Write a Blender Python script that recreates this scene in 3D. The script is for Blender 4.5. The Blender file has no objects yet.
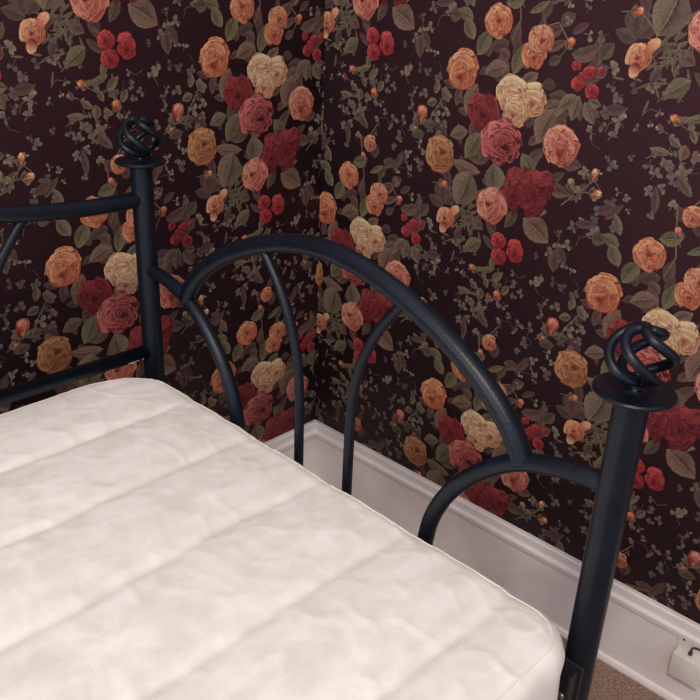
import bpy, bmesh, math, random
import numpy as np
from mathutils import Vector, Matrix, noise

scene = bpy.context.scene
COL = scene.collection

# ------------------------------------------------------------------ camera
cam_d = bpy.data.cameras.new('camera')
cam = bpy.data.objects.new('camera', cam_d)
COL.objects.link(cam)
cam_d.sensor_width = 36
cam_d.lens = 845.91 / 700 * 36
cam_d.clip_start = 0.02
_r = Vector((0.69029013, -0.71771168, 0.03823051))
_r = Vector((0.69529013, -0.71771168, 0.03823051)).normalized()
_f = Vector((0.66248038, 0.61934001, -0.42135221)).normalized()
_u = _r.cross(_f).normalized()
cam.matrix_world = Matrix(((_r.x, _u.x, -_f.x, -1.50743), (_r.y, _u.y, -_f.y, -1.53683),
                           (_r.z, _u.z, -_f.z, 1.43844), (0, 0, 0, 1)))
scene.camera = cam

# ------------------------------------------------------------------ light
world = bpy.data.worlds.new('world')
scene.world = world
world.use_nodes = True
bg = world.node_tree.nodes['Background']
bg.inputs[0].default_value = (0.84, 0.80, 0.98, 1)
bg.inputs[1].default_value = 0.82

lamp_d = bpy.data.lights.new('ceiling_lamp_light', 'POINT')
lamp_d.energy = 228
lamp_d.color = (1.0, 0.85, 0.69)
lamp_d.shadow_soft_size = 0.2
lamp = bpy.data.objects.new('ceiling_lamp_light', lamp_d)
lamp.location = (-2.48, -2.03, 3.13)
COL.objects.link(lamp)

fill_d = bpy.data.lights.new('side_fill_light', 'AREA')  # cool fill added on the left to lift the dark corner, no real window
fill_d.shape = 'RECTANGLE'
fill_d.size = 1.3
fill_d.size_y = 1.5
fill_d.energy = 30
fill_d.color = (0.86, 0.90, 1.0)
fill = bpy.data.objects.new('side_fill_light', fill_d)
fill.location = (-3.9, -1.0, 1.9)
fill.rotation_euler = (math.radians(83), 0, math.radians(-90))
COL.objects.link(fill)

scene.view_settings.view_transform = 'Standard'
scene.view_settings.look = 'None'
scene.view_settings.exposure = 0.0
scene.view_settings.gamma = 1.0
scene.view_settings.use_curve_mapping = False


# ------------------------------------------------------------------ helpers
def lin(r, g, b):
    def c(v):
        v /= 255.0
        return v / 12.92 if v <= 0.04045 else ((v + 0.055) / 1.055) ** 2.4
    return (c(r), c(g), c(b), 1.0)


def material(name, color, rough=0.6, metallic=0.0, sheen=0.0):
    m = bpy.data.materials.new(name)
    m.use_nodes = True
    b = m.node_tree.nodes['Principled BSDF']
    b.inputs['Base Color'].default_value = color
    b.inputs['Roughness'].default_value = rough
    b.inputs['Metallic'].default_value = metallic
    if sheen:
        b.inputs['Sheen Weight'].default_value = sheen
    return m


def add_noise(m, scale, c1, c2, bump=0.0, bscale=None, detail=4, dist=0.002, lo=0.35, hi=0.65):
    nt = m.node_tree
    b = nt.nodes['Principled BSDF']
    tc = nt.nodes.new('ShaderNodeTexCoord')
    n = nt.nodes.new('ShaderNodeTexNoise')
    n.inputs['Scale'].default_value = scale
    n.inputs['Detail'].default_value = detail
    nt.links.new(tc.outputs['Object'], n.inputs['Vector'])
    r = nt.nodes.new('ShaderNodeValToRGB')
    r.color_ramp.elements[0].position = lo
    r.color_ramp.elements[1].position = hi
    r.color_ramp.elements[0].color = c1
    r.color_ramp.elements[1].color = c2
    nt.links.new(n.outputs['Fac'], r.inputs['Fac'])
    nt.links.new(r.outputs['Color'], b.inputs['Base Color'])
    if bump:
        n2 = nt.nodes.new('ShaderNodeTexNoise')
        n2.inputs['Scale'].default_value = bscale or scale
        n2.inputs['Detail'].default_value = detail
        nt.links.new(tc.outputs['Object'], n2.inputs['Vector'])
        bp = nt.nodes.new('ShaderNodeBump')
        bp.inputs['Strength'].default_value = bump
        bp.inputs['Distance'].default_value = dist
        nt.links.new(n2.outputs['Fac'], bp.inputs['Height'])
        nt.links.new(bp.outputs['Normal'], b.inputs['Normal'])


M_METAL = material('dark_blue_painted_iron', lin(22, 32, 46), 0.38)
add_noise(M_METAL, 35, lin(7, 14, 23), lin(10, 21, 33), 0.35, 260, dist=0.001)
M_METAL.node_tree.nodes['Principled BSDF'].inputs['Specular IOR Level'].default_value = 0.32
M_CHIP = material('bare_chipped_metal', lin(150, 155, 155), 0.45)
M_STEEL = material('zinc_bolt', lin(130, 120, 115), 0.35, 0.8)
M_BRACKET = material('black_bracket_steel', lin(26, 24, 26), 0.45)
M_PAD = material('white_quilted_cotton', lin(236, 230, 222), 0.92, sheen=0.2)
add_noise(M_PAD, 26, lin(224, 221, 208), lin(238, 236, 227), 0.35, 300, detail=6, dist=0.001)
M_TRIM = material('white_gloss_trim_paint', lin(225, 220, 212), 0.4)
add_noise(M_TRIM, 9, lin(226, 220, 213), lin(238, 233, 227), 0.08, 60)
M_CARPET = material('beige_brown_carpet', lin(150, 122, 105), 1.0)
add_noise(M_CARPET, 160, lin(128, 102, 86), lin(172, 145, 124), 1.0, 420, dist=0.004)
M_PLATE = material('off_white_plastic', lin(222, 216, 205), 0.45)
add_noise(M_PLATE, 30, lin(216, 210, 198), lin(226, 221, 211))
M_DARK = material('dark_slot', lin(60, 55, 50), 0.7)
M_STAIN = material('worn_yellowed_paint', lin(150, 130, 90), 0.7)


def obj(name, bm, mat, parent=None, smooth=True, autosharp=None):
    me = bpy.data.meshes.new(name)
    bm.normal_update()
    bm.to_mesh(me)
    bm.free()
    for m in (mat if isinstance(mat, list) else [mat]):
        me.materials.append(m)
    if smooth:
        for p_ in me.polygons:
            p_.use_smooth = True
        if autosharp:
            me.set_sharp_from_angle(angle=math.radians(autosharp))
    o = bpy.data.objects.new(name, me)
    COL.objects.link(o)
    if parent:
        o.parent = parent
    return o


def tag(o, label, cat, group=None):
    o['label'] = label
    o['category'] = cat
    if group:
        o['group'] = group
    return o


def box(bm, x0, x1, y0, y1, z0, z1, bevel=0.0):
    r = bmesh.ops.create_cube(bm, size=1)
    for v in r['verts']:
        v.co = Vector((x0 + (v.co.x + .5) * (x1 - x0), y0 + (v.co.y + .5) * (y1 - y0), z0 + (v.co.z + .5) * (z1 - z0)))
    if bevel:
        es = list({e for v in r['verts'] for e in v.link_edges})
        bmesh.ops.bevel(bm, geom=es, offset=bevel, segments=2, affect='EDGES', profile=0.6)


def smooth_path(pts, n=10):
    """Catmull-Rom through pts."""
    P_ = [Vector(p) for p in pts]
    P_ = [P_[0] * 2 - P_[1]] + P_ + [P_[-1] * 2 - P_[-2]]
    out = []
    for i in range(1, len(P_) - 2):
        a, b, c, d = P_[i - 1:i + 3]
        for k in range(n):
            t = k / n
            out.append(0.5 * ((2 * b) + (c - a) * t + (2 * a - 5 * b + 4 * c - d) * t * t + (3 * b - a - 3 * c + d) * t ** 3))
    out.append(P_[-2])
    return out


def tube(bm, path, rad, seg=16, cap=True):
    pts = [Vector(p) for p in path]
    n = len(pts)
    rad = rad if isinstance(rad, (list, tuple)) else [rad] * n
    tan = [(pts[min(i + 1, n - 1)] - pts[max(i - 1, 0)]).normalized() for i in range(n)]
    ref = Vector((1, 0, 0))
    if abs(tan[0].dot(ref)) > .9:
        ref = Vector((0, 1, 0))
    nrm = (ref - tan[0] * ref.dot(tan[0])).normalized()
    rings = []
    for i in range(n):
        nrm = (nrm - tan[i] * nrm.dot(tan[i])).normalized()
        bi = tan[i].cross(nrm)
        rings.append([bm.verts.new(pts[i] + (nrm * math.cos(2 * math.pi * k / seg) + bi * math.sin(2 * math.pi * k / seg)) * rad[i]) for k in range(seg)])
    for i in range(n - 1):
        for k in range(seg):
            bm.faces.new((rings[i][k], rings[i][(k + 1) % seg], rings[i + 1][(k + 1) % seg], rings[i + 1][k]))
    if cap:
        bm.faces.new(rings[0][::-1])
        bm.faces.new(rings[-1])


def lathe(bm, prof, seg=32, center=(0, 0, 0)):
    c = Vector(center)
    rings = []
    for r, z in prof:
        if r < 1e-6:
            rings.append([bm.verts.new(c + Vector((0, 0, z)))])
        else:
            rings.append([bm.verts.new(c + Vector((r * math.cos(2 * math.pi * k / seg), r * math.sin(2 * math.pi * k / seg), z))) for k in range(seg)])
    for a, b in zip(rings, rings[1:]):
        for k in range(seg):
            k2 = (k + 1) % seg
            if len(a) == 1 and len(b) == 1:
                continue
            if len(a) == 1:
                bm.faces.new((a[0], b[k2], b[k]))
            elif len(b) == 1:
                bm.faces.new((a[k], a[k2], b[0]))
            else:
                bm.faces.new((a[k], a[k2], b[k2], b[k]))


def extrude_profile(bm, prof, y0, y1, mitre0=0.0, axis='y'):
    """prof: (distance from wall, height). axis y: along the right wall (x=0), axis x: along the back wall."""
    rows = []
    for t, mit in ((y0, 1), (y1, 0)):
        row = []
        for d, z in prof:
            tt = t - (d if mit else 0)
            row.append(bm.verts.new((-d, tt, z) if axis == 'y' else (tt, -d, z)))
        rows.append(row)
    n = len(prof)
    for i in range(n - 1):
        f = (rows[0][i], rows[0][i + 1], rows[1][i + 1], rows[1][i])
        bm.faces.new(f if axis == 'x' else f[::-1])


# ------------------------------------------------------------------ structure
WALL_H = 2.5
XL, YF = -3.4, -3.4
bm = bmesh.new()
box(bm, XL, 0.12, YF, 0.12, -0.1, 0.0)
fl = obj('floor', bm, M_CARPET, smooth=False)
fl['kind'] = 'structure'

# ---- wallpaper print: flat inks laid on the wall as thin layers of the wall's own mesh
C_BG = lin(66, 40, 46)
PW, PP = 0.3969, 0.7708        # half width of the repeat, height of the repeat
rng = random.Random(7)


class Print:
    """Fans of coloured vertices: (h, v, layer) + colour."""
    def __init__(self):
        self.co = []
        self.col = []
        self.tri = []
        self.layer = 0

    def fan(self, centre, cc, outlines, dz):
        """centre (h,v), its colour, then successive rings [(pts, cols)] from inside outwards."""
        z = dz
        i0 = len(self.co)
        self.co.append((centre[0], centre[1], z))
        self.col.append(cc)
        prev = None
        for pts, cols in outlines:
            n = len(pts)
            s = len(self.co)
            for p_, c_ in zip(pts, cols):
                self.co.append((p_[0], p_[1], z))
                self.col.append(c_)
            for k in range(n):
                k2 = (k + 1) % n
                if prev is None:
                    self.tri.append((i0, s + k, s + k2))
                else:
                    self.tri.append((prev + k, s + k, s + k2))
                    self.tri.append((prev + k, s + k2, prev + k2))
            prev = s


def mix(a, b, t):
    t = max(0.0, min(1.0, t))
    return tuple(a[i] * (1 - t) + b[i] * t for i in range(3)) + (1.0,)


def petal(pr, cx, cy, ang, ln, wd, cin, cout, z, n=12, edge=None, ruffle=0.06):
    """Petal with its root at (cx,cy), fanning out along ang."""
    ca, sa = math.cos(ang), math.sin(ang)
    pts, mid, c1, c2 = [], [], [], []
    ph = rng.random() * 6.3
    for k in range(n):
        t = 2 * math.pi * k / n
        r = 1 + ruffle * math.sin(3 * t + ph) + ruffle * .7 * math.sin(5 * t + ph * 2)
        lx = 0.5 + 0.5 * math.cos(t) * r
        wy = 0.5 * math.sin(t) * r * (0.62 + 0.38 * min(1, lx * 1.6))
        x, y = lx * ln, wy * wd
        pts.append((cx + ca * x - sa * y, cy + sa * x + ca * y))
        x2, y2 = (0.45 + (lx - .45) * .72) * ln, wy * .72 * wd
        mid.append((cx + ca * x2 - sa * y2, cy + sa * x2 + ca * y2))
        w = max(0, min(1, (lx - .15) / .75))
        base = mix(cin, cout, w ** 1.4)
        c1.append(mix(cin, cout, w * .9))
        c2.append(mix(base, edge, .5) if edge else base)
    o = (cx + ca * ln * .4, cy + sa * ln * .4)
    pr.fan(o, mix(cin, cout, .3), [(mid, c1), (pts, c2)], z)


def rose(pr, cx, cy, rx, ry, pal, rot=0.0, off=(0.0, -.2), layer=5, rings=None, ruf=.07, rim=.55):
    """pal: (deep, mid, light)."""
    deep, midc, light = pal
    rings = rings or [(5, 1.0), (5, .86), (4, .68), (4, .5), (3, .34)]
    z = layer
    nr = len(rings)
    for j, (n, R) in enumerate(rings):
        t = j / (nr - 1)
        ox, oy = cx + off[0] * rx * t, cy + off[1] * ry * t
        ph = rot + j * 2.3
        order = list(range(n))
        rng.shuffle(order)
        for k in order:
            a = ph + 2 * math.pi * k / n + rng.uniform(-.28, .28)
            dxp, dyp = off[0] * t + math.cos(a) * R * .7, off[1] * t + math.sin(a) * R * .7
            # printed tints: pale towards the upper left of the bloom, red towards its lower right
            low = max(0, min(1, .42 + .75 * (dxp * .55 - dyp * .75) + rng.uniform(-.13, .13)))
            co_ = mix(light, midc, low * 1.5)
            co_ = mix(co_, deep, max(0, low - .52) * 1.1)
            ci_ = mix(midc, deep, .45 + .6 * low)
            rr = R * rng.uniform(.88, 1.07)
            sx = math.sqrt((rx * math.cos(a)) ** 2 + (ry * math.sin(a)) ** 2)
            ln = sx * rr * (.86 if j else .95)
            wd = 2 * math.pi * sx * R / n * 1.25
            bx, by = ox + math.cos(a) * sx * (rr * .92 - ln / sx), oy + math.sin(a) * sx * (rr * .92 - ln / sx)
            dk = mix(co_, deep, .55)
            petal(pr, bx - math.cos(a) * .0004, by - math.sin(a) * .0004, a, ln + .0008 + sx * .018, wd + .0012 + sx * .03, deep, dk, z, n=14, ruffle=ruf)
            petal(pr, bx, by, a, ln, wd, ci_, co_, z + .006, n=16, ruffle=ruf, edge=mix(co_, light, rim))
            z += .014
    hx, hy = cx + off[0] * rx, cy + off[1] * ry
    petal(pr, hx - rx * .2, hy - ry * .05, rot * .3, rx * .42, ry * .26, mix(deep, midc, .15), mix(deep, midc, .4), z)
    petal(pr, hx - rx * .12, hy - ry * .1, rot * .3, rx * .24, ry * .13, mix(deep, C_BG, .4), deep, z + .01)


def leaf(pr, x, y, ang, ln, wd, dark, light, layer, veins=True):
    ca, sa = math.cos(ang), math.sin(ang)
    T = lambda a, b: (x + ca * a * ln - sa * b * wd, y + sa * a * ln + ca * b * wd)
    prof = [(0, 0), (.12, .26), (.3, .45), (.5, .5), (.7, .4), (.87, .2), (1, 0)]
    bend = rng.uniform(-.12, .12)
    f = lambda a: bend * math.sin(math.pi * a)
    n = len(prof)
    for sgn, c0, c1 in ((1, dark, mix(dark, light, .75)), (-1, mix(dark, light, .45), light)):
        pts = [T(a, sgn * b + f(a)) for a, b in prof]
        mid = [T(a, f(a)) for a, b in prof[1:-1]][::-1]
        allp = pts + mid
        cols = [mix(c1, c0, rng.random() * .5) for _ in pts] + [c0] * len(mid)
        ctr = T(.5, sgn * .22 + f(.5))
        pr.fan(ctr, mix(c0, c1, .5), [(allp, cols)], layer)
    if veins and ln > .03:
        for k in range(1, 6):
            a = k / 6.5
            for sgn in (1, -1):
                b = [q for q in prof if q[0] >= a][0][1]
                p0, p1 = T(a, f(a)), T(min(1, a + .14), sgn * b * .8 + f(a))
                stem(pr, [p0, p1], ln * .014, mix(light, dark, .45), layer + .02)
        stem(pr, [T(a, f(a)) for a in (0, .3, .6, .95)], ln * .02, mix(light, (1, 1, 1, 1), .03), layer + .03)


def stem(pr, pts, w, c, layer):
    for a, b in zip(pts, pts[1:]):
        dx, dy = b[0] - a[0], b[1] - a[1]
        L = math.hypot(dx, dy) or 1e-6
        nx, ny = -dy / L * w / 2, dx / L * w / 2
        m = ((a[0] + b[0]) / 2, (a[1] + b[1]) / 2)
        pr.fan(m, c, [([(a[0] + nx, a[1] + ny), (a[0] - nx, a[1] - ny), (b[0] - nx, b[1] - ny), (b[0] + nx, b[1] + ny)], [c] * 4)], layer)


def bud(pr, x, y, ang, ln, wd, pal, layer=4):
    deep, midc, light = pal
    g = lin(96, 100, 76)
    stem(pr, [(x - math.cos(ang) * ln * 1.3, y - math.sin(ang) * ln * 1.3), (x, y)], .0022, mix(g, C_BG, .3), layer - .1)
    for s in (-.75, .75, 0):
        petal(pr, x - math.cos(ang) * ln * .55, y - math.sin(ang) * ln * .55, ang + s, ln * .62, wd * .4, mix(g, C_BG, .4), g, layer - .05 + .02 * s)
    petal(pr, x - math.cos(ang) * ln * .5, y - math.sin(ang) * ln * .5, ang, ln, wd, deep, midc, layer)
    petal(pr, x - math.cos(ang + .3) * ln * .42, y - math.sin(ang + .3) * ln * .42, ang + .3, ln * .85, wd * .55, midc, light, layer + .02)
    petal(pr, x - math.cos(ang - .4) * ln * .42, y - math.sin(ang - .4) * ln * .42, ang - .4, ln * .8, wd * .45, deep, mix(midc, light, .5), layer + .04)


def sprig(pr, x, y, size, c, layer=1, n=3):
    layer += rng.random() * .5
    a0 = rng.uniform(0, 6.28)
    for k in range(n):
        a = a0 + k * 2 * math.pi / n * rng.uniform(.6, .9)
        petal(pr, x, y, a, size * rng.uniform(.6, 1.0), size * rng.uniform(.5, .85), mix(c, C_BG, .45), c, layer + .03 * k, n=8, ruffle=.12)
    a = a0 + 4.2
    stem(pr, [(x, y), (x + math.cos(a) * size * .8, y + math.sin(a) * size * .8)], .0014, mix(c, C_BG, .4), layer - .05)


SALMON = (lin(108, 38, 28), lin(166, 94, 68), lin(208, 156, 118))
ORANGE = (lin(114, 40, 26), lin(168, 92, 64), lin(210, 156, 114))
PINK = (lin(104, 28, 28), lin(170, 92, 76), lin(208, 150, 124))
CREAM = (lin(130, 66, 44), lin(184, 144, 108), lin(214, 190, 148))
GOLD = (lin(84, 40, 28), lin(142, 88, 56), lin(184, 136, 92))
RED = (lin(74, 12, 20), lin(142, 38, 44), lin(180, 74, 72))
CRIMSON = (lin(56, 12, 18), lin(110, 32, 40), lin(146, 60, 60))
BURG = (lin(52, 8, 14), lin(112, 30, 34), lin(196, 112, 104))
LF_D, LF_L = lin(58, 44, 38), lin(120, 104, 84)
LG_D, LG_L = lin(52, 48, 36), lin(112, 104, 74)
LB_D, LB_L = lin(64, 46, 40), lin(124, 98, 80)

pr = Print()
Zl = 6
# under-leaves scattered around the bouquet
for (hx, vy, sp, cnt) in ((0.02, .12, .15, 30), (0.06, -.06, .14, 24), (-.1, -.03, .12, 18), (0.02, .24, .13, 14), (-.06, -.16, .08, 12), (.17, .12, .07, 12), (.18, -.12, .08, 8)):
    for k in range(cnt):
        a, r = rng.uniform(0, 6.28), sp * rng.random() ** .6
        x, y = hx + math.cos(a) * r, vy + math.sin(a) * r
        d, l = rng.choice([(LF_D, LF_L), (LG_D, LG_L), (LB_D, LB_L)])
        t = rng.uniform(.35, .8)
        leaf(pr, x, y, a + rng.uniform(-.9, .9), rng.uniform(.03, .055), rng.uniform(.016, .03), mix(d, C_BG, t), mix(l, C_BG, t), 1 + rng.random() * .9, veins=False)
# feathery dark green spray, lower left of the bouquet
for k in range(70):
    x, y = -.07 + rng.gauss(0, .028), -.17 + rng.gauss(0, .035)
    leaf(pr, x, y, rng.uniform(2.4, 5.2), rng.uniform(.018, .032), .005, LG_D, mix(LG_L, LF_L, rng.random()), 2 + rng.random() * .3, veins=False)
# drawn leaves: x, y (middle), angle deg, length, width, pair
for x, y, an, ln, wd, pc in (
        (-.085, -.115, 250, .085, .072, 0), (-.085, -.066, 170, .085, .028, 2), (-.006, -.075, 100, .062, .052, 0),
        (.110, -.165, 330, .078, .056, 2), (.105, -.128, 15, .055, .024, 0), (-.045, -.235, 215, .055, .034, 1),
        (-.085, .075, 250, .07, .035, 2), (-.065, .19, 60, .06, .035, 1), (-.105, .215, 120, .05, .03, 0), (-.12, .24, 160, .045, .026, 1),
        (.1, .045, 250, .075, .05, 2), (.115, .085, 20, .05, .035, 0), (-.03, .14, 200, .06, .035, 2), (-.07, -.02, 240, .07, .04, 1),
        (-.11, .0, 200, .05, .03, 0), (.07, -.04, 300, .06, .035, 1), (.02, .165, 75, .06, .03, 1), (-.155, .075, 130, .035, .022, 0),
        (-.18, .09, 80, .032, .018, 0), (-.19, .055, 200, .03, .02, 0), (-.11, .275, 115, .045, .018, 0), (.0, .275, 20, .05, .03, 1),
        (.055, .265, 30, .05, .016, 1), (.16, .09, 260, .05, .028, 0), (.19, .085, 300, .045, .022, 0), (.14, .1, 220, .045, .026, 0),
        (.2, .105, 350, .026, .02, 0), (-.055, -.345, 175, .042, .016, 0), (-.012, -.342, 265, .03, .022, 2), (-.03, -.325, 150, .03, .014, 0),
        (.03, -.29, 45, .04, .02, 0), (.0, -.28, 200, .045, .016, 1), (.055, -.315, 60, .03, .018, 0), (.015, -.26, 250, .04, .018, 1), (.05, .13, 40, .05, .03, 0),
        (-.0, -.31, 120, .03, .014, 0)):
    d, l = ((LF_D, LF_L), (LG_D, LG_L), (LB_D, LB_L))[pc]
    a = math.radians(an)
    leaf(pr, x - math.cos(a) * ln / 2, y - math.sin(a) * ln / 2, a, ln, wd, d, l, 3 + rng.random() * .4)
# blooms
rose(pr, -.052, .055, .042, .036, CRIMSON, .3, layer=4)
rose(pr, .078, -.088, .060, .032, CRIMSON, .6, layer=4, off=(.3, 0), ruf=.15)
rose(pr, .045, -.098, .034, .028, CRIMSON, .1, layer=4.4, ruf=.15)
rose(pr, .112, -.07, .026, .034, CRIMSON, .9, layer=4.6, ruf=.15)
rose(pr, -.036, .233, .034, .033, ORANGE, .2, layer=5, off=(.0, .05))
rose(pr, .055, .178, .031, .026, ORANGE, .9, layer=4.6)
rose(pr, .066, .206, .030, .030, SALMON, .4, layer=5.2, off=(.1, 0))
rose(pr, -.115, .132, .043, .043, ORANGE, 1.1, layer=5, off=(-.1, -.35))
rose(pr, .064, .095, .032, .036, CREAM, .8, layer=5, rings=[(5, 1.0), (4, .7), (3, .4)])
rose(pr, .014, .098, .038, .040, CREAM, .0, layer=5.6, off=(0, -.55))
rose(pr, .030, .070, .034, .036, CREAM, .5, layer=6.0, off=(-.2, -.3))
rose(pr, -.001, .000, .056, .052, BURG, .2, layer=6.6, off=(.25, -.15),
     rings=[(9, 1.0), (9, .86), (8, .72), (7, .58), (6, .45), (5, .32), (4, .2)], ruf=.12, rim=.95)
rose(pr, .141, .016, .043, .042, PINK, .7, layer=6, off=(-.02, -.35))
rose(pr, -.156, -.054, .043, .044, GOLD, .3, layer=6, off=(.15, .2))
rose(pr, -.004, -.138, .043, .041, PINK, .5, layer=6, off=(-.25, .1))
for x, y, r in ((.15, .167, .010), (.18, .157, .0145), (.158, .135, .0145), (.19, .126, .015), (.203, .163, .008), (.166, .15, .009)):
    rose(pr, x, y, r, r * .95, RED, rng.random() * 6, layer=5 + r * 30, rings=[(5, 1.0), (4, .6), (3, .3)])
for x, y, rx, ry in ((.022, -.208, .022, .019), (.028, -.243, .022, .019), (.067, -.221, .021, .027)):
    rose(pr, x, y, rx, ry, RED, rng.random() * 6, layer=6.5, rings=[(6, 1.0), (5, .68), (4, .4)])
# half-open rose and small buds
rose(pr, -.125, -.192, .026, .025, SALMON, .4, layer=5.5, off=(-.1, 0), rings=[(5, 1.0), (5, .75), (4, .5), (3, .28)])
petal(pr, -.115, -.185, .9, .036, .022, SALMON[1], SALMON[2], 5.9)
petal(pr, -.125, -.2, -1.9, .028, .024, SALMON[0], SALMON[2], 5.92)
bud(pr, -.142, -.115, .1, .024, .017, ORANGE)
bud(pr, .130, .206, 1.0, .024, .020, ORANGE)
bud(pr, -.217, .026, 1.25, .044, .032, PINK, 4.5)
rose(pr, .030, .322, .019, .021, SALMON, .5, layer=5, rings=[(5, 1.0), (4, .65), (3, .35)])
bud(pr, .010, .288, 1.9, .022, .016, PINK)
bud(pr, .035, -.332, 1.8, .024, .022, ORANGE, 4.5)
bud(pr, -.036, -.287, 2.6, .024, .017, ORANGE, 4.5)
bud(pr, .221, -.027, 1.2, .028, .018, (GOLD[0], ORANGE[1], CREAM[2]))
bud(pr, .231, -.061, .1, .028, .018, (GOLD[0], ORANGE[1], CREAM[2]))
bud(pr, .175, -.054, 1.6, .026, .018, (LB_D, LB_L, CREAM[1]))
for pts in ([(.16, -.1), (.19, -.07), (.221, -.04)], [(.175, -.08), (.2, -.065), (.225, -.062)], [(.07, .23), (.10, .24), (.125, .21)], [(.0, .2), (.015, .24), (.005, .29), (.0, .33)],
            [(-.2, .0), (-.18, .04), (-.16, .07)], [(.03, -.27), (.03, -.32)], [(-.1, -.15), (-.13, -.12)], [(.02, .33), (.05, .37)]):
    stem(pr, pts, .0028, mix(LF_L, C_BG, .25), 2.9)

# sprigs filling the dark ground between bouquets (cell of the half-drop lattice)
blocked = [(0, 0, .15), (0, .15, .15), (.02, .24, .09), (.06, -.1, .12), (-.09, -.1, .11), (.03, -.21, .07), (-.125, -.19, .04), (.17, .14, .055), (-.21, .026, .03), (.03, .32, .03), (-.11, .13, .06), (.14, 0, .06)]


def free(x, y, s=1.0):
    for i, j in ((0, 0), (1, -.5), (1, .5), (-1, .5), (-1, -.5), (0, 1), (0, -1), (2, 0), (-2, 0)):
        for bx, by, br in blocked:
            if math.hypot(x - bx - i * PW, y - by - j * PP) < br * s:
                return False
    return True


SPR = [lin(122, 112, 92), lin(104, 100, 84), lin(134, 118, 98), lin(112, 96, 82), lin(92, 94, 82), lin(100, 84, 84)]
placed = []
tries = 0
while len(placed) < 115 and tries < 6000:
    tries += 1
    x, y = rng.uniform(-PW / 2, PW / 2), rng.uniform(-PP / 2, PP / 2)
    if not free(x, y):
        continue
    if any(math.hypot(x - a, y - b) < .0165 for a, b in placed):
        continue
    placed.append((x, y))
    c = mix(mix(rng.choice(SPR), (1, .9, .7, 1), rng.random() ** 3 * .12), C_BG, rng.uniform(0, .5))
    sprig(pr, x, y, rng.uniform(.009, .018), c, 1.2, rng.choice((2, 3, 3, 4)))
    if rng.random() < .15:
        a = rng.uniform(0, 6.28)
        stem(pr, [(x, y), (x + .02 * math.cos(a), y + .02 * math.sin(a)), (x + .035 * math.cos(a + .5), y + .035 * math.sin(a + .5))], .0013, mix(c, C_BG, .45), 1.0)
    if rng.random() < .07:
        bud(pr, x, y, rng.uniform(.3, 2.8), .015, .010, rng.choice((ORANGE, PINK, GOLD)), 1.5)

T_CO = np.array(pr.co, dtype=np.float64)
T_COL = np.array(pr.col, dtype=np.float32)
T_TRI = np.array(pr.tri, dtype=np.int64)
T_CO[:, 2] *= 0.00025            # ink layers, two millimetres altogether


def wallpaper_mesh(name, h0, h1, v0, v1, origin, to_world, front):
    """Wall with its print; h runs to the right as you face the wall, v is height."""
    co, col, tri = [], [], []
    base = 0
    c_bg = np.array(C_BG, dtype=np.float32)
    rect = np.array([(h0, 0, 0), (h1, 0, 0), (h1, v1, 0), (h0, v1, 0)], dtype=np.float64)
    co.append(rect)
    col.append(np.tile(c_bg, (4, 1)))
    tri.append(np.array([(0, 1, 2), (0, 2, 3)]))
    base = 4
    for i in range(-14, 15):
        for j in range(-5, 6):
            ch = origin[0] + i * PW
            cv = origin[1] + j * PP - (i % 2) * PP / 2
            if ch < h0 - .3 or ch > h1 + .3 or cv < v0 - .4 or cv > v1 + .4:
                continue
            c = T_CO.copy()
            c[:, 0] += ch
            c[:, 1] += cv
            t = T_TRI
            a = c[t]
            keep = ~((a[:, :, 0] <= h0).all(1) | (a[:, :, 0] >= h1).all(1) | (a[:, :, 1] <= v0).all(1) | (a[:, :, 1] >= v1).all(1))
            t = t[keep]
            if len(t) == 0:
                continue
            used, inv = np.unique(t, return_inverse=True)
            c = c[used]
            c[:, 0] = np.clip(c[:, 0], h0, h1)
            c[:, 1] = np.clip(c[:, 1], v0, v1)
            co.append(c)
            col.append(T_COL[used])
            tri.append(inv.reshape(-1, 3) + base)
            base += len(used)
    co = np.concatenate(co)
    col = np.concatenate(col)
    tri = np.concatenate(tri)
    # orient all triangles the same way
    a, b, c = co[tri[:, 0]], co[tri[:, 1]], co[tri[:, 2]]
    area = (b[:, 0] - a[:, 0]) * (c[:, 1] - a[:, 1]) - (b[:, 1] - a[:, 1]) * (c[:, 0] - a[:, 0])
    fl_ = area < 0
    tri[fl_] = tri[fl_][:, ::-1]
    tri = tri[np.abs(area) > 1e-10]
    w = to_world(co)
    nb = len(w)
    # thickness of the wall behind the paper
    back = np.array([(h0, 0, -.12), (h1, 0, -.12), (h1, v1, -.12), (h0, v1, -.12)], dtype=np.float64)
    w = np.concatenate([w, to_world(back)])
    col = np.concatenate([col, np.tile(c_bg, (4, 1))])
    q = [(0, nb, nb + 1, 1), (1, nb + 1, nb + 2, 2), (2, nb + 2, nb + 3, 3), (3, nb + 3, nb, 0), (nb + 3, nb + 2, nb + 1, nb)]
    me = bpy.data.meshes.new(name)
    nv, nt_ = len(w), len(tri)
    me.vertices.add(nv)
    me.vertices.foreach_set('co', w.astype(np.float32).ravel())
    loops = np.concatenate([tri.ravel(), np.array(q).ravel()]).astype(np.int32)
    me.loops.add(len(loops))
    me.loops.foreach_set('vertex_index', loops)
    me.polygons.add(nt_ + 5)
    starts = np.concatenate([np.arange(nt_) * 3, nt_ * 3 + np.arange(5) * 4]).astype(np.int32)
    me.polygons.foreach_set('loop_start', starts)
    me.update(calc_edges=True)
    ca = me.color_attributes.new('print', 'FLOAT_COLOR', 'POINT')
    ca.data.foreach_set('color', col.astype(np.float32).ravel())
    me.materials.append(M_PAPER)
    o = bpy.data.objects.new(name, me)
    COL.objects.link(o)
    o['kind'] = 'structure'
    return o


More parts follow.
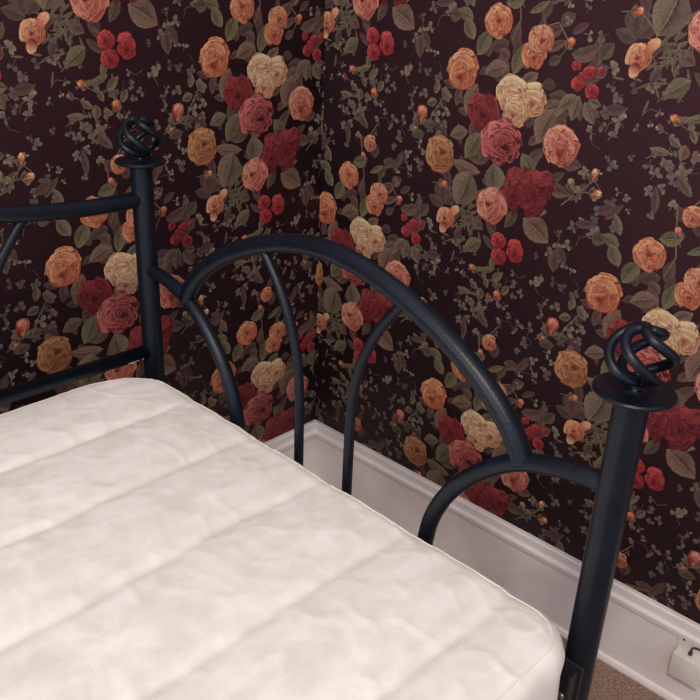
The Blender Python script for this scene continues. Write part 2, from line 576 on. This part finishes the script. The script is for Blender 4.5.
M_PAPER = material('rose_wallpaper', C_BG, 0.62)
nt = M_PAPER.node_tree
bs = nt.nodes['Principled BSDF']
bs.inputs['Specular IOR Level'].default_value = 0.3
at = nt.nodes.new('ShaderNodeVertexColor')
at.layer_name = 'print'
tc = nt.nodes.new('ShaderNodeTexCoord')
n1 = nt.nodes.new('ShaderNodeTexNoise')
n1.inputs['Scale'].default_value = 210
n1.inputs['Detail'].default_value = 5
n1.inputs['Roughness'].default_value = 0.7
nt.links.new(tc.outputs['Object'], n1.inputs['Vector'])
mr = nt.nodes.new('ShaderNodeMapRange')
mr.inputs['From Min'].default_value = 0.25
mr.inputs['From Max'].default_value = 0.75
mr.inputs['To Min'].default_value = 0.55
mr.inputs['To Max'].default_value = 1.4
nt.links.new(n1.outputs['Fac'], mr.inputs['Value'])
mx = nt.nodes.new('ShaderNodeVectorMath')
mx.operation = 'SCALE'
nt.links.new(at.outputs['Color'], mx.inputs[0])
nt.links.new(mr.outputs['Result'], mx.inputs['Scale'])
nt.links.new(mx.outputs['Vector'], bs.inputs['Base Color'])

BB_H = 0.213
UB, VB = 0.1362, 1.1008
UL, VL = 0.2148, 1.0982
# right wall: plane x = 0, h = -y
wallpaper_mesh('wall_right', 0.0, -YF, BB_H - .02, WALL_H, (UB, VB - PP / 2),
               lambda c: np.stack([-c[:, 2], -c[:, 0], c[:, 1]], 1), 1)
# back wall: plane y = 0, h = x
wallpaper_mesh('wall_back', XL, 0.0, BB_H - .02, WALL_H, (-UL, VL),
               lambda c: np.stack([c[:, 0], -c[:, 2], c[:, 1]], 1), 1)

# worn sliver of bare paper along the corner
bm = bmesh.new()
for z0, z1, w_ in ((1.030, 1.062, .0012), (1.068, 1.090, .0018), (1.097, 1.104, .0012), (1.122, 1.135, .001), (.955, .968, .001)):
    box(bm, -.0034, 0, -.0012 - w_, -.0012, z0, z1)
o = obj('paper_scuff', bm, material('bare_paper_scuff', lin(118, 98, 84), 0.9), bpy.data.objects['wall_right'], smooth=False)

# ---- baseboards with moulded cap and shoe
prof = [(0, 0.0), (.022, 0.0), (.0235, .006), (.021, .014), (.016, .018), (.0145, .019), (.0145, .166), (.018, .170), (.0195, .176),
        (.0195, .183), (.017, .187), (.014, .190), (.0125, .197), (.0135, .204), (.0125, .210), (.010, .213), (0, .213)]
prof = [(d + .0012, z) for d, z in prof]
for nm, axis, end in (('baseboard_right', 'y', YF), ('baseboard_back', 'x', XL)):
    bm = bmesh.new()
    extrude_profile(bm, prof, 0.0, end, axis=axis)
    bmesh.ops.recalc_face_normals(bm, faces=bm.faces)
    o = obj(nm, bm, M_TRIM, smooth=True, autosharp=25)
    o['kind'] = 'structure'

# ------------------------------------------------------------------ daybed
TH = -0.01504
AX, AY = -0.68246, -0.24075
LB = 0.9632            # from back post to front post
bed = bpy.data.objects.new('daybed', None)
COL.objects.link(bed)
bed.location = (AX, AY, 0)
bed.rotation_euler = (0, 0, math.pi + TH)     # local x: along the bed, local y: from the back to the front
tag(bed, 'dark blue-black iron daybed with arched end and twisted ball finials', 'bed')
BED_L = 1.99
PR = 0.0196


def post(x, y, h, rot, label=None):
    bm = bmesh.new()
    lathe(bm, [(0, 0.0), (PR * .95, 0.0), (PR, .004), (PR, h - .004), (PR, h), (0, h)], 32, (x, y, 0))
    p_ = obj('post', bm, M_METAL, bed, autosharp=40)
    bm = bmesh.new()
    R = .0445
    lathe(bm, [(0, h - .002), (PR * 1.02, h - .002), (R * .8, h + .001), (R, h + .005), (R * 1.01, h + .0075), (R * .97, h + .0095), (R * .7, h + .0075),
               (.016, h + .0065), (.009, h + .010), (.0062, h + .016), (.0062, h + .024), (0, h + .024)], 40, (x, y, 0))
    obj('finial_plate', bm, M_METAL, p_, autosharp=50)
    bm = bmesh.new()
    Rb, zc = .0345, h + .050
    for k in range(4):
        pts = []
        for i in range(27):
            t = i / 26
            el = -math.pi / 2 * .93 + math.pi * .93 * t
            a = rot + k * 2 * math.pi / 4 - 3.3 * (t - .5)
            r = Rb * math.cos(el) * .97
            pts.append((x + r * math.cos(a), y + r * math.sin(a), zc + Rb * .86 * math.sin(el)))
        tube(bm, pts, .0058, 10)
    lathe(bm, [(0, zc - Rb * .86 - .006), (.009, zc - Rb * .86 - .005), (.011, zc - Rb * .86), (.007, zc - Rb * .86 + .004), (0, zc - Rb * .86 + .005)], 20, (x, y, 0))
    lathe(bm, [(0, zc + Rb * .86 - .004), (.007, zc + Rb * .86 - .003), (.0085, zc + Rb * .86 + .001), (.006, zc + Rb * .86 + .004), (0, zc + Rb * .86 + .0055)], 20, (x, y, 0))
    obj('twisted_finial', bm, M_METAL, p_)
    return p_


H_BACK, H_FRONT = 1.0903, 1.0166


def arm_end(x):
    S_ = lambda pts, f=False: [Vector((x, (LB - s) if f else s, z)) for s, z in pts]
    small = [(.004, .897), (.04, .895), (.08, .888), (.13, .87), (.178, .835), (.222, .785), (.25, .732), (.262, .68), (.266, .6), (.266, .452)]
    for f in (False, True):
        bm = bmesh.new()
        tube(bm, smooth_path(S_(small, f)), .0122)
        obj('side_arch', bm, M_METAL, bed)
    bm = bmesh.new()
    half = [(.122, .872), (.136, .898), (.158, .925), (.2, .961), (.262, .998), (.337, 1.030), (.41, 1.050), (.4816, 1.057)]
    full = half + [(LB - s, z) for s, z in half[:-1]][::-1]
    tube(bm, smooth_path(S_(full)), .0150)
    obj('main_arch', bm, M_METAL, bed)
    sp = [(.332, 1.026), (.352, 1.002), (.378, .966), (.402, .918), (.417, .868), (.4235, .81), (.425, .72), (.425, .452)]
    for f in (False, True):
        bm = bmesh.new()
        tube(bm, smooth_path(S_(sp, f)), .0080, 14)
        obj('spindle', bm, M_METAL, bed)
    bm = bmesh.new()
    tube(bm, [(x, 0.004, .45), (x, LB - .004, .45)], .0125)
    obj('lower_rail', bm, M_METAL, bed)


for xx in (0.0, BED_L):
    post(xx, 0, H_BACK, 2.3)
    post(xx, LB, H_FRONT, .4)
    arm_end(xx)

# back of the daybed
bm = bmesh.new()
top = [(.004, 1.031), (.08, 1.030), (.16, 1.034), (.26, 1.046), (.4, 1.072), (.6, 1.115), (.8, 1.145), (BED_L / 2, 1.156)]
full = top + [(BED_L - s, z) for s, z in top[:-1]][::-1]
tube(bm, smooth_path([(s, 0, z) for s, z in full]), .0145)
obj('back_top_rail', bm, M_METAL, bed)
bm = bmesh.new()
tube(bm, [(.004, 0, .731), (BED_L - .004, 0, .731)], .0135)
lr = obj('back_lower_rail', bm, M_METAL, bed)
bm = bmesh.new()
for sx, w, h_ in ((.030, .006, .004), (.052, .022, .005), (.041, .008, .003)):
    r = bmesh.ops.create_icosphere(bm, subdivisions=2, radius=1)
    for v in r['verts']:
        v.co = Vector((sx + v.co.x * w / 2 * (1 + .3 * noise.noise(v.co * 2)), .0085 + v.co.y * .004, .7222 + v.co.z * h_ / 2 + (.001 if w < .01 else 0)))
o = obj('paint_chip', bm, M_CHIP, lr)
o['label'] = 'bare metal where the paint has chipped'
for f in (False, True):
    bm = bmesh.new()
    X = lambda s: BED_L - s if f else s
    tube(bm, smooth_path([(X(s), 0, z) for s, z in [(.222, 1.036), (.238, 1.016), (.256, .992), (.276, .962), (.296, .915), (.307, .865), (.311, .81), (.312, .731)]]), .0085, 14)
    obj('back_spindle', bm, M_METAL, bed)
for xs, zt in ((.62, 1.118), (.87, 1.150), (1.12, 1.150), (1.37, 1.118)):
    bm = bmesh.new()
    tube(bm, [(xs, 0, .731), (xs, 0, .9), (xs, 0, zt)], .0085, 14)
    obj('back_spindle', bm, M_METAL, bed)
# seat frame carrying the mattress
for yy in (0.0, LB):
    bm = bmesh.new()
    box(bm, PR, BED_L - PR, yy - .003 + (.012 if yy == 0 else -.012), yy + .003 + (.012 if yy == 0 else -.012), .405, .4445)
    s0 = .009 if yy == 0 else -.009
    box(bm, PR, BED_L - PR, min(yy + s0, yy + s0 * 5), max(yy + s0, yy + s0 * 5), .438, .443)
    obj('side_rail', bm, M_BRACKET, bed, smooth=False)
for k in range(12):
    xs = .1 + k * (BED_L - .2) / 11
    bm = bmesh.new()
    box(bm, xs - .02, xs + .02, .016, LB - .016, .4435, .4465)
    obj('slat', bm, M_BRACKET, bed, smooth=False)

# bracket at the front post
bm = bmesh.new()
box(bm, .018, .0225, LB - .052, LB + .016, .468, .646, .0012)
box(bm, .0225, .040, LB + .008, LB + .012, .468, .640, .0012)
box(bm, .0225, .026, LB - .052, LB + .008, .606, .609)
brk = obj('corner_bracket', bm, M_BRACKET, bed, smooth=False)
brk['label'] = 'black angle bracket bolted to the front post'
for zz in (.585, .52):
    bm = bmesh.new()
    lathe(bm, [(0, .0), (.007, .0), (.0072, .003), (.005, .0055), (0, .006)], 16)
    b_ = obj('bolt', bm, M_STEEL, brk)
    b_.rotation_euler = (0, math.pi / 2, 0)
    b_.location = (.0225, LB - .004, zz)

# ------------------------------------------------------------------ mattress with quilted pad
MX0, MX1, MY0, MY1 = .020, 1.955, -.012, .979
MZ0, MZ1 = .447, .707


bm = bmesh.new()
NX, NY = 340, 190
ER = .034    # edge roundness
CR_BACK, CR_FRONT = .130, .075    # corner roundness in plan


def crad(y):
    return CR_BACK if y < (MY0 + MY1) / 2 else CR_FRONT


def sd_in(x, y):
    """distance inside the rounded rectangle outline"""
    cx, cy = (MX0 + MX1) / 2, (MY0 + MY1) / 2
    CR = crad(y)
    qx, qy = abs(x - cx) - ((MX1 - MX0) / 2 - CR), abs(y - cy) - ((MY1 - MY0) / 2 - CR)
    o_ = math.hypot(max(qx, 0), max(qy, 0)) + min(max(qx, qy), 0)
    return CR - o_


seams = [.012 + .1715 * k for k in range(0, 7)]


def top_z(x, y):
    """height of the quilted top"""
    ys = y + .010 * noise.noise(Vector((x * 3.0, y * 2, 4.0))) + .003 * noise.noise(Vector((x * 14, y * 14, 1.0)))
    d = min(abs(ys - s) for s in seams)
    e = sd_in(x, y)
    q = math.exp(-(d / .010) ** 2) * .0050 - .0045 * (1 - math.exp(-(d / .045) ** 2))
    fade = min(1, max(.35, (e + .0) / .10))
    z = MZ1 + .006 * min(1, e / .25) - q * fade
    # puckers running in from the sides, soft lumps, fine creases
    z += .0016 * noise.noise(Vector((x * 6, y * 16, 0))) + .0008 * noise.noise(Vector((x * 16, y * 30, 7)))
    z += .0028 * math.exp(-e / .07) * noise.noise(Vector((x * 9, y * 34, 3.3)))
    c = noise.noise(Vector((x * 11 + y * 7, y * 15 - x * 5, 9.0)))
    z += .0010 * math.exp(-(c / .07) ** 2)
    c = noise.noise(Vector((x * 6 - y * 9, y * 8 + x * 8, 19.0)))
    z += .0009 * math.exp(-(c / .05) ** 2)
    return z


# ring-based mesh: map a square grid onto the rounded rectangle
grid = []
for j in range(NY + 1):
    row = []
    for i in range(NX + 1):
        u_, v_ = i / NX * 2 - 1, j / NY * 2 - 1
        # denser to the edges
        u_ = math.sin(u_ * math.pi / 2) * .35 + u_ * .65
        v_ = math.sin(v_ * math.pi / 2) * .25 + v_ * .75
        x = (MX0 + MX1) / 2 + u_ * (MX1 - MX0) / 2
        y = (MY0 + MY1) / 2 + v_ * (MY1 - MY0) / 2
        # pull corners in to the rounded outline
        cx, cy = (MX0 + MX1) / 2, (MY0 + MY1) / 2
        hx, hy = (MX1 - MX0) / 2, (MY1 - MY0) / 2
        m = max(abs(u_), abs(v_))
        if m > 0:
            bx, by = u_ / m * hx, v_ / m * hy
            CR = crad(cy + by)          # border point on the sharp rectangle
            qx, qy = abs(bx) - (hx - CR), abs(by) - (hy - CR)
            if qx > 0 and qy > 0:
                L_ = math.hypot(qx, qy)
                nx_, ny_ = hx - CR + qx / L_ * CR, hy - CR + qy / L_ * CR
                # the border is on the outline already at one of the two coordinates
                w = m ** 3
                x = cx + (u_ * hx) * (1 - w) + math.copysign(nx_, bx) * m * w
                y = cy + (v_ * hy) * (1 - w) + math.copysign(ny_, by) * m * w
        e = max(0.0, sd_in(x, y))
        z = top_z(x, y)
        if e < ER:
            z -= ER * .78 * (1 - math.sqrt(max(0, 1 - ((ER - e) / ER) ** 2)))
        row.append(bm.verts.new((x, y, z)))
    grid.append(row)
for j in range(NY):
    for i in range(NX):
        bm.faces.new((grid[j][i], grid[j][i + 1], grid[j + 1][i + 1], grid[j + 1][i]))
# sides follow the border down
border = [grid[0][i] for i in range(NX)] + [grid[j][NX] for j in range(NY)] + [grid[NY][i] for i in range(NX, 0, -1)] + [grid[j][0] for j in range(NY, 0, -1)]
cxy = Vector(((MX0 + MX1) / 2, (MY0 + MY1) / 2, 0))
prev = border
zt = MZ1 - ER * .78
nB = len(border)
nrm_b = []
for k, v in enumerate(border):
    t_ = border[(k + 1) % nB].co - border[k - 1].co
    nrm_b.append(Vector((t_.y, -t_.x, 0)).normalized())
levels = [(.90, -.0005), (.78, .001), (.6, .002), (.42, .0015), (.25, .0), (.12, -.002), (.05, -.006), (.015, -.012), (0, -.022)]
for t, off in levels:
    ring = []
    for k, v in enumerate(border):
        z = MZ0 + (v.co.z - MZ0) * t
        n_ = nrm_b[k]
        wob = .002 * noise.noise(Vector((v.co.x * 14, v.co.y * 14, t * 3))) * (1 if .05 < t < .95 else 0)
        ring.append(bm.verts.new((v.co.x + n_.x * (off + wob), v.co.y + n_.y * (off + wob), z)))
    for k in range(nB):
        k2 = (k + 1) % nB
        bm.faces.new((prev[k], ring[k], ring[k2], prev[k2]))
    prev = ring
bm.faces.new(prev)
mat_o = obj('mattress', bm, M_PAD)
mat_o.location = bed.location
mat_o.rotation_euler = bed.rotation_euler
tag(mat_o, 'white mattress in a channel-quilted cotton pad lying on the iron daybed', 'mattress')

# stitched edge seams of the pad
for inset, zoff, r_ in ((.017, -.006, .0009), ):
    bm = bmesh.new()
    pts = []
    for k in range(0, nB, 2):
        v = border[k].co if border[k].is_valid else None
    N = 260
    pts = []
    x0, x1, y0, y1 = MX0 + inset, MX1 - inset, MY0 + inset, MY1 - inset
    for qx_, qy_, a0 in ((x1, y1, 0), (x0, y1, 90), (x0, y0, 180), (x1, y0, 270)):
        cr = crad(qy_) - inset
        cx, cy = (qx_ - cr if qx_ == x1 else qx_ + cr), (qy_ - cr if qy_ == y1 else qy_ + cr)
        for k in range(11):
            a = math.radians(a0 + 9 * k)
            pts.append(Vector((cx + cr * math.cos(a), cy + cr * math.sin(a), 0)))
    dense = []
    for a, b in zip(pts, pts[1:] + pts[:1]):
        n = max(1, int((b - a).length / .012))
        for k in range(n):
            dense.append(a + (b - a) * k / n)
    path = []
    for p_ in dense:
        e = sd_in(p_.x, p_.y)
        z = top_z(p_.x, p_.y) - (ER * .78 * (1 - math.sqrt(max(0, 1 - ((ER - e) / ER) ** 2))) if e < ER else 0)
        path.append((p_.x, p_.y, z + .0002))
    tube(bm, path + [path[0]], r_, 8, cap=False)
    obj('piping', bm, M_PAD, mat_o)

# ------------------------------------------------------------------ wall jack on the baseboard
jk = bpy.data.objects.new('wall_jack', None)
COL.objects.link(jk)
jk.location = (-.0157, -1.160, .077)
tag(jk, 'small off-white wall jack box on the white baseboard right of the bed post', 'wall jack')
bm = bmesh.new()
box(bm, -.026, 0, -.030, .034, .010, .068, .003)
obj('jack_box', bm, M_PLATE, jk, autosharp=40)
bm = bmesh.new()
box(bm, -.003, 0, -.037, .037, .002, .106, .001)
obj('back_plate', bm, M_PLATE, jk, autosharp=40)
bm = bmesh.new()
tube(bm, smooth_path([(-.006, .004, .070), (-.006, .004, .084), (-.005, -.002, .090), (-.005, -.016, .091), (-.005, -.019, .084)]), .0022, 10)
box(bm, -.010, -.003, .001, .008, .0695, .076)
obj('plug_wire', bm, M_DARK, jk)
bm = bmesh.new()
lathe(bm, [(0, 0), (.0035, 0), (.003, .0015), (0, .002)], 14)
s_ = obj('screw', bm, M_DARK, jk)
s_.rotation_euler = (0, -math.pi / 2, 0)
s_.location = (-.003, .024, .096)
